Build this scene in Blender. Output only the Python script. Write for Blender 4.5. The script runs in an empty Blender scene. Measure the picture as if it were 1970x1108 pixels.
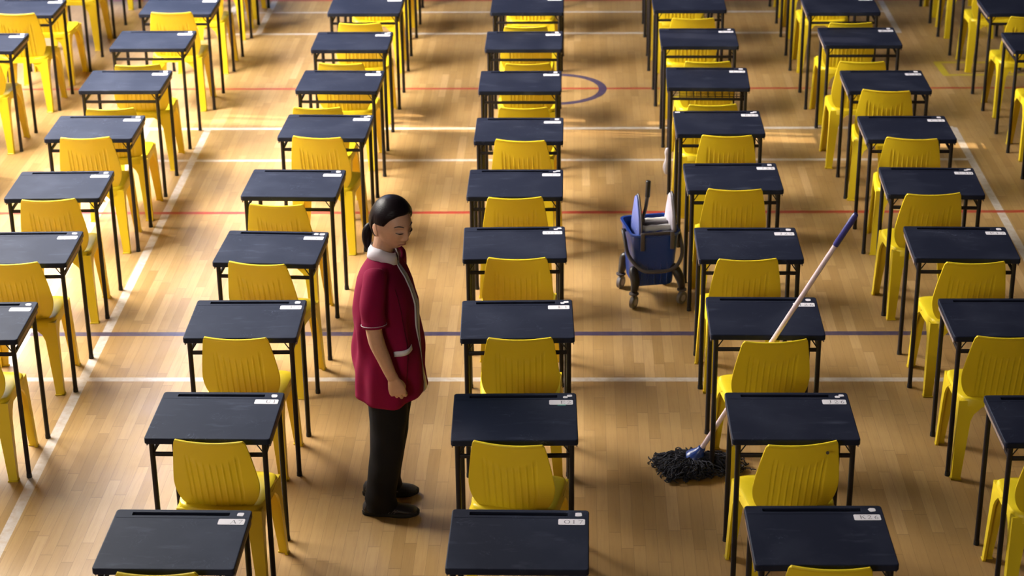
import bpy, bmesh, math, random
from math import sin, cos, pi, radians, exp
from mathutils import Vector, Matrix

# ------------------------------------------------------------------ camera
scene = bpy.context.scene
COL = scene.collection
F_PX, CAM_H = 3736.66, 4.875175
FWD = Vector((-0.031697, 0.915795, -0.400393))
RIGHT = Vector((0.999495, 0.02988, -0.010783))
UP = Vector((-0.002088, 0.400533, 0.91628))
cam_d = bpy.data.cameras.new('camera')
cam = bpy.data.objects.new('camera', cam_d)
COL.objects.link(cam)
m = Matrix.Identity(4)
for i in range(3):
    m[i][0] = RIGHT[i]; m[i][1] = UP[i]; m[i][2] = -FWD[i]
m[2][3] = CAM_H
cam.matrix_world = m
cam_d.sensor_width = 36.0
cam_d.sensor_fit = 'HORIZONTAL'
cam_d.lens = F_PX / 1970 * 36
cam_d.clip_end = 200
cam_d.dof.use_dof = True
cam_d.dof.focus_distance = 9.3
cam_d.dof.aperture_fstop = 3.6
scene.camera = cam

# ------------------------------------------------------------------ colour management, sky, daylight
vs = scene.view_settings
vs.view_transform = 'Standard'; vs.look = 'None'; vs.gamma = 1.0; vs.use_curve_mapping = False
vs.exposure = -0.09
world = bpy.data.worlds.new('hall_daylight'); scene.world = world
world.use_nodes = True
bg = world.node_tree.nodes['Background']
bg.inputs[0].default_value = (0.95, 0.84, 0.78, 1)
bg.inputs[1].default_value = 0.036

def area(name, loc, target, sx, sy, power, color, spread=180):
    d = bpy.data.lights.new(name, 'AREA'); d.shape = 'RECTANGLE'; d.size = sx; d.size_y = sy
    d.energy = power; d.color = color; d.spread = radians(spread)
    o = bpy.data.objects.new(name, d); COL.objects.link(o); o.location = loc
    o.rotation_euler = (Vector(target) - Vector(loc)).to_track_quat('-Z', 'Y').to_euler()
    return o
# daylight entering through the high window of the left wall and the windows of the far end
area('window_daylight', (-6.1, 13.0, 4.7), (-1.0, 12.5, 0.0), 2.6, 1.4, 500, (1.0, 0.92, 0.79), 130)
area('side_window_daylight', (-6.2, 13.1, 3.4), (-3.0, 13.0, 0.0), 8.0, 4.6, 1800, (1.0, 0.97, 0.92), 118)
area('camera_side_fill', (-5.0, -4.0, 5.6), (0.3, 9.0, 0.6), 3.0, 2.0, 155, (1.0, 0.93, 0.84), 110)  # added fill that brightens faces turned to the camera, no known window
area('far_window_daylight', (-9.5, 27.0, 8.6), (-3.0, 10.0, 0.5), 8.0, 5.0, 1150, (0.40, 0.60, 1.0))
# low sun that slips through the gaps shaped into the unseen left wall
sun_d = bpy.data.lights.new('sun', 'SUN'); sun_d.energy = 9.0; sun_d.angle = radians(0.35); sun_d.color = (1.0, 0.84, 0.62)
sun = bpy.data.objects.new('sun', sun_d); COL.objects.link(sun)
SUN_DIR = Vector((1.0, -0.10, -0.60)).normalized()
sun.rotation_euler = SUN_DIR.to_track_quat('-Z', 'Y').to_euler()

# ------------------------------------------------------------------ node helpers and materials
def new_mat(name):
    mt = bpy.data.materials.new(name); mt.use_nodes = True
    return mt, mt.node_tree, mt.node_tree.nodes['Principled BSDF']

def mat(name, col, rough=0.5, metal=0.0, spec=0.5, bump=None, coat=0.0, var=0.0, scale=30.0):
    mt, nt, b = new_mat(name)
    b.inputs['Base Color'].default_value = (*col, 1); b.inputs['Roughness'].default_value = rough
    b.inputs['Metallic'].default_value = metal; b.inputs['Specular IOR Level'].default_value = spec
    b.inputs['Coat Weight'].default_value = coat
    tc = nt.nodes.new('ShaderNodeTexCoord')
    nz = nt.nodes.new('ShaderNodeTexNoise'); nz.inputs['Scale'].default_value = scale; nz.inputs['Detail'].default_value = 4
    nt.links.new(tc.outputs['Object'], nz.inputs['Vector'])
    if var:
        mx = nt.nodes.new('ShaderNodeMix'); mx.data_type = 'RGBA'
        mx.inputs[6].default_value = (*[c * (1 - var) for c in col], 1)
        mx.inputs[7].default_value = (*[min(1, c * (1 + var)) for c in col], 1)
        nt.links.new(nz.outputs[0], mx.inputs[0]); nt.links.new(mx.outputs[2], b.inputs['Base Color'])
    if bump:
        bp = nt.nodes.new('ShaderNodeBump'); bp.inputs['Strength'].default_value = bump; bp.inputs['Distance'].default_value = 0.002
        nt.links.new(nz.outputs[0], bp.inputs['Height']); nt.links.new(bp.outputs[0], b.inputs['Normal'])
    return mt

M = {}
M['frame'] = mat('painted_steel', (0.009, 0.006, 0.008), 0.5, spec=0.3)
M['rubber'] = mat('rubber_cap', (0.01, 0.009, 0.01), 0.7)
M['ply'] = mat('tray_edge', (0.20, 0.14, 0.11), 0.7, var=0.25)
M['card'] = mat('white_card', (0.72, 0.68, 0.72), 0.6)
M['ink'] = mat('black_ink', (0.02, 0.015, 0.03), 0.6)
M['green'] = mat('green_tape', (0.08, 0.35, 0.25), 0.6)
M['skin'] = mat('skin', (0.56, 0.31, 0.20), 0.5, var=0.10, scale=40, bump=0.12)
M['skin'].node_tree.nodes['Principled BSDF'].inputs['Subsurface Weight'].default_value = 0.08
M['skin'].node_tree.nodes['Principled BSDF'].inputs['Subsurface Scale'].default_value = 0.01
M['lip'] = mat('lips', (0.34, 0.12, 0.09), 0.45)
M['brow'] = mat('brow_hair', (0.06, 0.035, 0.03), 0.7)
M['eye'] = mat('eye_dark', (0.012, 0.008, 0.008), 0.25)
M['crimson'] = mat('crimson_cloth', (0.20, 0.0025, 0.036), 0.9, spec=0.2, var=0.12, scale=14, bump=0.25)
M['white_cloth'] = mat('white_cloth', (0.66, 0.62, 0.68), 0.8)
M['trousers'] = mat('black_cloth', (0.007, 0.006, 0.007), 0.9, spec=0.2)
M['shoe'] = mat('black_shoe', (0.010, 0.008, 0.012), 0.55)
M['sole'] = mat('shoe_sole', (0.006, 0.006, 0.007), 0.8)
M['stripe'] = mat('grey_stripe', (0.16, 0.13, 0.15), 0.6)
M['blue'] = mat('blue_plastic', (0.010, 0.045, 0.26), 0.32, var=0.15, scale=12)
M['blue_pale'] = mat('worn_blue_plastic', (0.10, 0.13, 0.36), 0.4, var=0.45, scale=9)
M['grey'] = mat('dark_grey_plastic', (0.075, 0.062, 0.066), 0.45)
M['lgrey'] = mat('light_grey_plastic', (0.42, 0.38, 0.44), 0.45)
M['midgrey'] = mat('wheel_grey', (0.16, 0.145, 0.15), 0.5)
M['black'] = mat('black_plastic', (0.018, 0.013, 0.014), 0.4)
M['roller'] = mat('cream_roller', (0.62, 0.60, 0.56), 0.6)
M['handle'] = mat('pink_white_metal', (0.66, 0.52, 0.55), 0.3, spec=0.6)
M['yarn'] = mat('mop_yarn', (0.024, 0.024, 0.037), 0.95, var=0.8, scale=45)
M['grip'] = mat('blue_grip', (0.035, 0.035, 0.20), 0.35)
M['wall'] = mat('wall_paint', (0.55, 0.52, 0.46), 0.8)

# hair with fine combed strands
mt, nt, b = new_mat('black_hair')
b.inputs['Base Color'].default_value = (0.010, 0.006, 0.008, 1); b.inputs['Roughness'].default_value = 0.36; b.inputs['Specular IOR Level'].default_value = 0.10
tc = nt.nodes.new('ShaderNodeTexCoord'); mp = nt.nodes.new('ShaderNodeMapping'); mp.inputs['Scale'].default_value = (10, 160, 120)
nz = nt.nodes.new('ShaderNodeTexNoise'); nz.inputs['Scale'].default_value = 2.0
bp = nt.nodes.new('ShaderNodeBump'); bp.inputs['Strength'].default_value = 0.55; bp.inputs['Distance'].default_value = 0.002
nt.links.new(tc.outputs['Object'], mp.inputs[0]); nt.links.new(mp.outputs[0], nz.inputs['Vector'])
nt.links.new(nz.outputs[0], bp.inputs['Height']); nt.links.new(bp.outputs[0], b.inputs['Normal'])
M['hair'] = mt

# yellow chair plastic: slight shade differences from chair to chair
mt, nt, b = new_mat('yellow_plastic')
b.inputs['Roughness'].default_value = 0.38; b.inputs['Specular IOR Level'].default_value = 0.45
oi = nt.nodes.new('ShaderNodeObjectInfo'); tc = nt.nodes.new('ShaderNodeTexCoord')
nz = nt.nodes.new('ShaderNodeTexNoise'); nz.inputs['Scale'].default_value = 9; nz.inputs['Detail'].default_value = 5
nt.links.new(tc.outputs['Object'], nz.inputs['Vector'])
mx = nt.nodes.new('ShaderNodeMix'); mx.data_type = 'RGBA'
mx.inputs[6].default_value = (0.64, 0.47, 0.010, 1); mx.inputs[7].default_value = (0.80, 0.60, 0.018, 1)
ad = nt.nodes.new('ShaderNodeMath'); ad.operation = 'MULTIPLY_ADD'; ad.inputs[1].default_value = 0.35
nt.links.new(nz.outputs[0], ad.inputs[0])
nt.links.new(oi.outputs['Random'], ad.inputs[2])
nt.links.new(ad.outputs[0], mx.inputs[0]); nt.links.new(mx.outputs[2], b.inputs['Base Color'])
M['yellow'] = mt

# dark blue desktop with fine scratches and rubbed patches
def desktop_mat(name, base, worn):
    mt, nt, b = new_mat(name)
    L = nt.links
    N = lambda t: nt.nodes.new(t)
    tc = N('ShaderNodeTexCoord'); oi = N('ShaderNodeObjectInfo')
    off = N('ShaderNodeVectorMath'); off.operation = 'ADD'
    sc = N('ShaderNodeMath'); sc.operation = 'MULTIPLY'; sc.inputs[1].default_value = 37.0
    L.new(oi.outputs['Random'], sc.inputs[0]); cb = N('ShaderNodeCombineXYZ'); L.new(sc.outputs[0], cb.inputs[0]); L.new(sc.outputs[0], cb.inputs[2])
    L.new(tc.outputs['Object'], off.inputs[0]); L.new(cb.outputs[0], off.inputs[1])
    def noise(scale, detail, vec, dist=0.0):
        n = N('ShaderNodeTexNoise'); n.inputs['Scale'].default_value = scale; n.inputs['Detail'].default_value = detail
        n.inputs['Distortion'].default_value = dist; L.new(vec, n.inputs['Vector']); return n.outputs[0]
    def ramp(v, a, c):
        r = N('ShaderNodeMapRange'); r.inputs[1].default_value = a; r.inputs[2].default_value = c; L.new(v, r.inputs[0]); return r.outputs[0]
    def mul(a, c):
        k = N('ShaderNodeMath'); k.operation = 'MULTIPLY'
        for i, v in enumerate((a, c)):
            if isinstance(v, (int, float)): k.inputs[i].default_value = v
            else: L.new(v, k.inputs[i])
        return k.outputs[0]
    # scratches: thin bands of a distorted noise
    n1 = noise(9, 2, off.outputs[0], 3.0)
    ab = N('ShaderNodeMath'); ab.operation = 'SUBTRACT'; ab.inputs[1].default_value = 0.5; L.new(n1, ab.inputs[0])
    ab2 = N('ShaderNodeMath'); ab2.operation = 'ABSOLUTE'; L.new(ab.outputs[0], ab2.inputs[0])
    thin = ramp(ab2.outputs[0], 0.012, 0.0)
    patch = ramp(noise(7, 3, off.outputs[0]), 0.55, 0.72)
    scr = mul(mul(thin, patch), 1.0)
    dust = mul(ramp(noise(4, 6, off.outputs[0]), 0.45, 0.75), 0.22)
    mp = N('ShaderNodeMapping'); mp.inputs['Scale'].default_value = (6, 22, 6); L.new(off.outputs[0], mp.inputs[0])
    rub = mul(ramp(noise(1, 4, mp.outputs[0]), 0.60, 0.8), 0.45)
    s1 = N('ShaderNodeMath'); s1.operation = 'ADD'; L.new(scr, s1.inputs[0]); L.new(dust, s1.inputs[1])
    s2 = N('ShaderNodeMath'); s2.operation = 'ADD'; s2.use_clamp = True; L.new(s1.outputs[0], s2.inputs[0]); L.new(rub, s2.inputs[1])
    mx = N('ShaderNodeMix'); mx.data_type = 'RGBA'; mx.inputs[6].default_value = (*base, 1); mx.inputs[7].default_value = (*worn, 1)
    L.new(s2.outputs[0], mx.inputs[0]); L.new(mx.outputs[2], b.inputs['Base Color'])
    b.inputs['Roughness'].default_value = 0.55; b.inputs['Specular IOR Level'].default_value = 0.17; b.inputs['Specular Tint'].default_value = (0.75, 0.85, 1.0, 1)
    return mt
M['desktop'] = desktop_mat('desktop_plastic', (0.009, 0.0105, 0.023), (0.060, 0.066, 0.10))

# floor: strip parquet with painted court lines
def floor_mat():
    mt, nt, b = new_mat('gym_parquet')
    L = nt.links; N = lambda t: nt.nodes.new(t)
    tc = N('ShaderNodeTexCoord')
    sep = N('ShaderNodeSeparateXYZ'); L.new(tc.outputs['Object'], sep.inputs[0])
    X, Y = sep.outputs[0], sep.outputs[1]
    def op(o, a, c=None, clamp=False):
        k = N('ShaderNodeMath'); k.operation = o; k.use_clamp = clamp
        for i, v in enumerate((a, c)):
            if v is None: continue
            if isinstance(v, (int, float)): k.inputs[i].default_value = v
            else: L.new(v, k.inputs[i])
        return k.outputs[0]
    def ramp(v, a, c, lo=0.0, hi=1.0):
        r = N('ShaderNodeMapRange'); r.inputs[1].default_value = a; r.inputs[2].default_value = c
        r.inputs[3].default_value = lo; r.inputs[4].default_value = hi; L.new(v, r.inputs[0]); return r.outputs[0]
    def noise(vec, scale, detail=3, rough=0.5):
        n = N('ShaderNodeTexNoise'); n.inputs['Scale'].default_value = scale; n.inputs['Detail'].default_value = detail
        n.inputs['Roughness'].default_value = rough; L.new(vec, n.inputs['Vector']); return n.outputs[0]
    def mixc(f, a, c):
        k = N('ShaderNodeMix'); k.data_type = 'RGBA'
        if isinstance(f, float): k.inputs[0].default_value = f
        else: L.new(f, k.inputs[0])
        for i, v in ((6, a), (7, c)):
            if isinstance(v, tuple): k.inputs[i].default_value = (*v, 1)
            else: L.new(v, k.inputs[i])
        return k.outputs[2]
    # planks run away from the camera: board index across X, staggered joints along Y
    bw, bl = 0.058, 0.62
    xi = op('FLOOR', op('DIVIDE', X, bw)); xf = op('FRACT', op('DIVIDE', X, bw))
    wn = N('ShaderNodeTexWhiteNoise'); wn.noise_dimensions = '1D'; L.new(xi, wn.inputs['W'])
    yy = op('ADD', op('DIVIDE', Y, bl), op('MULTIPLY', wn.outputs[0], 7.3))
    yi = op('FLOOR', yy); yf = op('FRACT', yy)
    cb = N('ShaderNodeCombineXYZ'); L.new(xi, cb.inputs[0]); L.new(yi, cb.inputs[1])
    w2 = N('ShaderNodeTexWhiteNoise'); w2.noise_dimensions = '2D'; L.new(cb.outputs[0], w2.inputs['Vector'])
    tone = w2.outputs[0]
    mp = N('ShaderNodeMapping'); mp.inputs['Scale'].default_value = (60, 3, 1); L.new(tc.outputs['Object'], mp.inputs[0])
    sh = N('ShaderNodeVectorMath'); sh.operation = 'ADD'; L.new(mp.outputs[0], sh.inputs[0]); L.new(w2.outputs[1], sh.inputs[1])
    grain = noise(sh.outputs[0], 1.5, 5, 0.6)
    cloud = noise(tc.outputs['Object'], 1.1, 5, 0.6)
    blot = noise(tc.outputs['Object'], 5.0, 4, 0.6)
    c = mixc(ramp(tone, 0.0, 1.0, 0.0, 1.0), (0.380, 0.228, 0.083), (0.495, 0.315, 0.132))
    c = mixc(op('MULTIPLY', ramp(tone, 0.9, 1.0), 0.4), c, (0.60, 0.40, 0.21))
    c = mixc(op('MULTIPLY', ramp(grain, 0.45, 0.75), 0.30), c, (0.25, 0.12, 0.045))
    c = mixc(op('MULTIPLY', ramp(cloud, 0.45, 0.7), 0.28), c, (0.30, 0.16, 0.065))
    c = mixc(op('MULTIPLY', ramp(blot, 0.58, 0.80), 0.15), c, (0.24, 0.12, 0.05))
    seam = op('MAXIMUM', op('GREATER_THAN', op('ABSOLUTE', op('SUBTRACT', xf, 0.5)), 0.485),
              op('GREATER_THAN', op('ABSOLUTE', op('SUBTRACT', yf, 0.5)), 0.4965))
    c = mixc(op('MULTIPLY', seam, 0.5), c, (0.13, 0.06, 0.025))
    # painted lines
    wear = ramp(noise(tc.outputs['Object'], 22, 4, 0.65), 0.35, 0.62, 0.55, 0.95)
    def seg(x0, y0, x1, y1, w):
        l = math.hypot(x1 - x0, y1 - y0); ux, uy = (x1 - x0) / l, (y1 - y0) / l
        dx, dy = op('SUBTRACT', X, x0), op('SUBTRACT', Y, y0)
        al = op('ADD', op('MULTIPLY', dx, ux), op('MULTIPLY', dy, uy))
        ac = op('ABSOLUTE', op('SUBTRACT', op('MULTIPLY', dx, uy), op('MULTIPLY', dy, ux)))
        t = op('ABSOLUTE', op('SUBTRACT', al, l / 2))
        return op('MULTIPLY', op('LESS_THAN', ac, w / 2), op('LESS_THAN', t, l / 2))
    groups = [
        ((0.62, 0.57, 0.53), [(-2.745, 6.0, -2.835, 14.22, .055), (-3.262, 10.0, -3.312, 14.24, .055), (2.925, 9.8, 2.91, 14.245, .055),
                              (-3.31, 14.215, 2.91, 14.245, .05), (-3.31, 13.49, 2.91, 13.528, .045), (-3.3, 9.835, 4.2, 9.895, .05),
                              (-3.2, 16.83, 2.89, 16.855, .05), (-3.2, 17.55, 2.89, 17.545, .045), (-2.84, 16.83, -2.88, 23, .055), (-3.19, 16.83, -3.2, 23, .055),
                              (2.886, 16.83, 2.85, 23, .055)]),
        ((0.40, 0.03, 0.022), [(-6, 12.405, 6, 12.50, .045), (-6, 15.22, 6, 15.24, .04), (-6, 18.0, 6, 17.93, .05)]),
        ((0.038, 0.032, 0.10), [(-3.25, 10.445, 6, 10.535, .055)]),
        ((0.55, 0.44, 0.03), [(3.07, 15.95, 3.09, 15.56, .06), (3.05, 15.94, 4.6, 15.94, .045), (3.07, 15.585, 4.6, 15.60, .045)]),
    ]
    for colr, segs in groups:
        acc = None
        for s in segs:
            v = seg(*s); acc = v if acc is None else op('MAXIMUM', acc, v)
        if colr[2] == 0.10:      # blue ring
            d = N('ShaderNodeVectorMath'); d.operation = 'DISTANCE'; L.new(tc.outputs['Object'], d.inputs[0]); d.inputs[1].default_value = (-0.15, 15.222, 0)
            acc = op('MAXIMUM', acc, op('LESS_THAN', op('ABSOLUTE', op('SUBTRACT', d.outputs['Value'], 0.385)), 0.032))
        c = mixc(op('MULTIPLY', acc, wear if colr[1] > .5 else op('ADD', op('MULTIPLY', wear, .3), .68, True)), c, colr)
    L.new(c, b.inputs['Base Color'])
    rr = ramp(blot, 0.3, 0.7, 0.34, 0.44); L.new(rr, b.inputs['Roughness'])
    b.inputs['Specular IOR Level'].default_value = 0.62
    bp = N('ShaderNodeBump'); bp.inputs['Strength'].default_value = 0.12; bp.inputs['Distance'].default_value = 0.002
    L.new(op('ADD', grain, op('MULTIPLY', seam, -2.0)), bp.inputs['Height']); L.new(bp.outputs[0], b.inputs['Normal'])
    return mt
M['floor'] = floor_mat()

# ------------------------------------------------------------------ mesh helpers
def add_bm(dst, src):
    me = bpy.data.meshes.new('t'); src.to_mesh(me); dst.from_mesh(me); bpy.data.meshes.remove(me); src.free()

def obj(name, bm, material, parent=None, smooth=True, auto=None):
    me = bpy.data.meshes.new(name)
    if auto is not None:
        for e in bm.edges:
            if len(e.link_faces) == 2 and e.calc_face_angle(0) > radians(auto): e.smooth = False
    bm.to_mesh(me); bm.free()
    if smooth:
        for p in me.polygons: p.use_smooth = True
    if isinstance(material, (list, tuple)):
        for k in material: me.materials.append(k)
    else: me.materials.append(material)
    o = bpy.data.objects.new(name, me); COL.objects.link(o)
    if parent: o.parent = parent
    return o

def thing(name, label, cat, loc=(0, 0, 0), rz=0.0, group=None):
    o = bpy.data.objects.new(name, None); COL.objects.link(o)
    o.empty_display_size = 0.1
    o.location = loc; o.rotation_euler = (0, 0, rz); o['label'] = label; o['category'] = cat
    if group: o['group'] = group
    return o

def copy_tree(o, parent=None):
    c = o.copy(); COL.objects.link(c)
    if parent: c.parent = parent
    for ch in list(o.children): copy_tree(ch, c)
    return c

def box(bm, x0, x1, y0, y1, z0, z1, bevel=0.0, seg=2):
    b2 = bmesh.new()
    v = [b2.verts.new((x, y, z)) for x in (x0, x1) for y in (y0, y1) for z in (z0, z1)]
    for f in ((0, 1, 3, 2), (4, 6, 7, 5), (0, 4, 5, 1), (2, 3, 7, 6), (0, 2, 6, 4), (1, 5, 7, 3)): b2.faces.new([v[i] for i in f])
    if bevel: bmesh.ops.bevel(b2, geom=b2.edges[:], offset=bevel, segments=seg, profile=0.5, affect='EDGES')
    bmesh.ops.recalc_face_normals(b2, faces=b2.faces[:])
    add_bm(bm, b2)

def loft(bm, rings, caps=True, closed=True):
    R = [[bm.verts.new(p) for p in r] for r in rings]
    n = len(R[0])
    fs = []
    for a, c in zip(R, R[1:]):
        for i in range(n if closed else n - 1):
            j = (i + 1) % n
            fs.append(bm.faces.new((a[i], a[j], c[j], c[i])))
    if caps and closed:
        fs.append(bm.faces.new(R[0][::-1])); fs.append(bm.faces.new(R[-1]))
    return R

def tube(bm, pts, rad, n=10, caps=True, flat=1.0):
    pts = [Vector(p) for p in pts]
    rads = rad if isinstance(rad, (list, tuple)) else [rad] * len(pts)
    rings = []; ref = None
    for i, p in enumerate(pts):
        t = (pts[min(i + 1, len(pts) - 1)] - pts[max(i - 1, 0)]).normalized()
        if ref is None:
            ref = t.orthogonal().normalized()
            if abs(t.x) < 0.9: ref = (Vector((1, 0, 0)) - t * t.x).normalized()
        u = (ref - t * ref.dot(t)).normalized(); w = t.cross(u); ref = u
        rings.append([p + (u * cos(2 * pi * k / n) + w * sin(2 * pi * k / n) * flat) * rads[i] for k in range(n)])
    b2 = bmesh.new(); loft(b2, rings, caps); bmesh.ops.recalc_face_normals(b2, faces=b2.faces[:]); add_bm(bm, b2)

def smoothpath(pts, k=6):
    P = [Vector(p) for p in pts]; out = []
    for i in range(len(P) - 1):
        a, b_, c, d = P[max(i - 1, 0)], P[i], P[i + 1], P[min(i + 2, len(P) - 1)]
        for j in range(k):
            t = j / k
            out.append(0.5 * ((2 * b_) + (c - a) * t + (2 * a - 5 * b_ + 4 * c - d) * t * t + (3 * b_ - a - 3 * c + d) * t ** 3))
    out.append(P[-1]); return out

def ell(cx, cy, z, a, b_, n=24, e=2.0, ph=0.0):
    r = []
    for k in range(n):
        t = 2 * pi * k / n + ph; c, s = cos(t), sin(t)
        r.append(Vector((cx + a * abs(c) ** (2 / e) * (1 if c >= 0 else -1), cy + b_ * abs(s) ** (2 / e) * (1 if s >= 0 else -1), z)))
    return r

def remesh(name, bm, voxel, material, parent, smooth_it=6):
    """one continuous skin out of overlapping lofts"""
    me = bpy.data.meshes.new(name); bm.to_mesh(me); bm.free()
    o = bpy.data.objects.new(name, me); COL.objects.link(o)
    r = o.modifiers.new('r', 'REMESH'); r.mode = 'VOXEL'; r.voxel_size = voxel; r.use_smooth_shade = True
    s = o.modifiers.new('s', 'SMOOTH'); s.factor = 0.5; s.iterations = smooth_it
    dg = bpy.context.evaluated_depsgraph_get(); dg.update()
    me2 = bpy.data.meshes.new_from_object(o.evaluated_get(dg))
    me2.name = name; o.modifiers.clear(); o.data = me2; bpy.data.meshes.remove(me)
    me2.materials.clear(); me2.materials.append(material)
    for p in me2.polygons: p.use_smooth = True
    if parent: o.parent = parent
    return o

def boolean(o, cutter_bm):
    me = bpy.data.meshes.new('c'); cutter_bm.to_mesh(me); cutter_bm.free()
    c = bpy.data.objects.new('c', me); COL.objects.link(c)
    md = o.modifiers.new('b', 'BOOLEAN'); md.object = c; md.operation = 'DIFFERENCE'; md.solver = 'EXACT'
    dg = bpy.context.evaluated_depsgraph_get(); dg.update()
    me2 = bpy.data.meshes.new_from_object(o.evaluated_get(dg)); me2.name = o.name
    o.modifiers.clear(); o.data = me2; bpy.data.objects.remove(c)

# ------------------------------------------------------------------ the setting
bm = bmesh.new(); box(bm, -10, 9, -2, 32, -0.05, 0)
fl = obj('floor', bm, M['floor'], smooth=False); fl['kind'] = 'structure'
fl['label'] = 'varnished parquet sports floor with painted court lines'
# unseen left wall added for the sun, its gaps shaped to make thin streaks
bm = bmesh.new()
gaps = [(14.225, 0.13, 1.9, 5.9), (14.37, 0.055, 1.9, 5.2), (14.52, 0.07, 1.9, 4.6)]
y = 2.0; WX = -6.3
for gy, gw, z0, z1 in gaps:
    gy += 0.10 * 5.3
    box(bm, WX - .05, WX, y, gy - gw / 2, 0, 9)
    box(bm, WX - .05, WX, gy - gw / 2, gy + gw / 2, 0, z0); box(bm, WX - .05, WX, gy - gw / 2, gy + gw / 2, z1, 9)
    y = gy + gw / 2
box(bm, WX - .05, WX, y, 21, 0, 9)
wl = obj('wall_left', bm, M['wall'], smooth=False); wl['kind'] = 'structure'
wl['label'] = 'unseen hall side wall with narrow gaps added for the sun streaks'

# ------------------------------------------------------------------ exam desk
DW, DD, DH = 0.57, 0.47, 0.79
FRONTWORD = 'exam desks set out in columns'
def rounded_slab(x0, x1, y0, y1, z0, z1, rc, rt):
    b2 = bmesh.new()
    v = [b2.verts.new((x, y, z)) for x in (x0, x1) for y in (y0, y1) for z in (z0, z1)]
    for f in ((0, 1, 3, 2), (4, 6, 7, 5), (0, 4, 5, 1), (2, 3, 7, 6), (0, 2, 6, 4), (1, 5, 7, 3)): b2.faces.new([v[i] for i in f])
    ve = [e for e in b2.edges if abs(e.verts[0].co.z - e.verts[1].co.z) > 1e-4]
    bmesh.ops.bevel(b2, geom=ve, offset=rc, segments=5, profile=0.5, affect='EDGES')
    te = [e for e in b2.edges if abs(e.verts[0].co.z - e.verts[1].co.z) < 1e-5]
    bmesh.ops.bevel(b2, geom=te, offset=rt, segments=3, profile=0.5, affect='EDGES')
    bmesh.ops.recalc_face_normals(b2, faces=b2.faces[:])
    return b2
desk_tmpl = thing('exam_desk', '', 'desk')
top = obj('desktop', rounded_slab(-DW / 2, DW / 2, -DD / 2, DD / 2, DH - 0.030, DH, 0.016, 0.005), M['desktop'], desk_tmpl)
cb = bmesh.new()
box(cb, -0.212, 0.196, 0.184, 0.2105, DH - 0.011, DH + 0.02)
for z in [0]: box(cb, -0.275, 0.275, 0.1640, 0.1665, DH - 0.0018, DH + 0.02)
boolean(top, cb)
for p in top.data.polygons: p.use_smooth = False
LX, LY = DW / 2 - 0.030, DD / 2 - 0.020
for sx, sy in ((-1, -1), (1, -1), (-1, 1), (1, 1)):
    bm = bmesh.new(); tube(bm, [(sx * LX, sy * LY, 0.012), (sx * LX, sy * LY, DH - 0.028)], 0.0125, 12)
    lg = obj('leg', bm, M['frame'], desk_tmpl, auto=40)
    bm = bmesh.new(); tube(bm, [(sx * LX, sy * LY, 0.0), (sx * LX, sy * LY, 0.022)], [0.0145, 0.0138], 12)
    obj('foot_cap', bm, M['rubber'], lg, auto=40)
RZ = DH - 0.088
for a, c in (((-LX, -LY), (LX, -LY)), ((-LX, LY), (LX, LY)), ((-LX, -LY), (-LX, LY)), ((LX, -LY), (LX, LY))):
    bm = bmesh.new()
    box(bm, min(a[0], c[0]) - .006, max(a[0], c[0]) + .006, min(a[1], c[1]) - .006, max(a[1], c[1]) + .006, RZ - .010, RZ + .010, 0.003)
    obj('rail', bm, M['frame'], desk_tmpl, auto=40)
for sx in (-1, 1):
    for sy in (-1, 1):
        bm = bmesh.new(); tube(bm, [(sx * LX, sy * LY, RZ), (sx * (LX - .038), sy * LY, DH - .03)], 0.0033, 6)
        obj('corner_brace', bm, M['frame'], desk_tmpl)
for sx in (-1, 1):
    bm = bmesh.new()
    box(bm, sx * (DW / 2 - .006) - .003, sx * (DW / 2 - .006) + .003, -DD / 2 + .03, DD / 2 - .03, DH - .05, DH - .029)
    obj('side_trim', bm, M['ply'], desk_tmpl, smooth=False)

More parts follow.
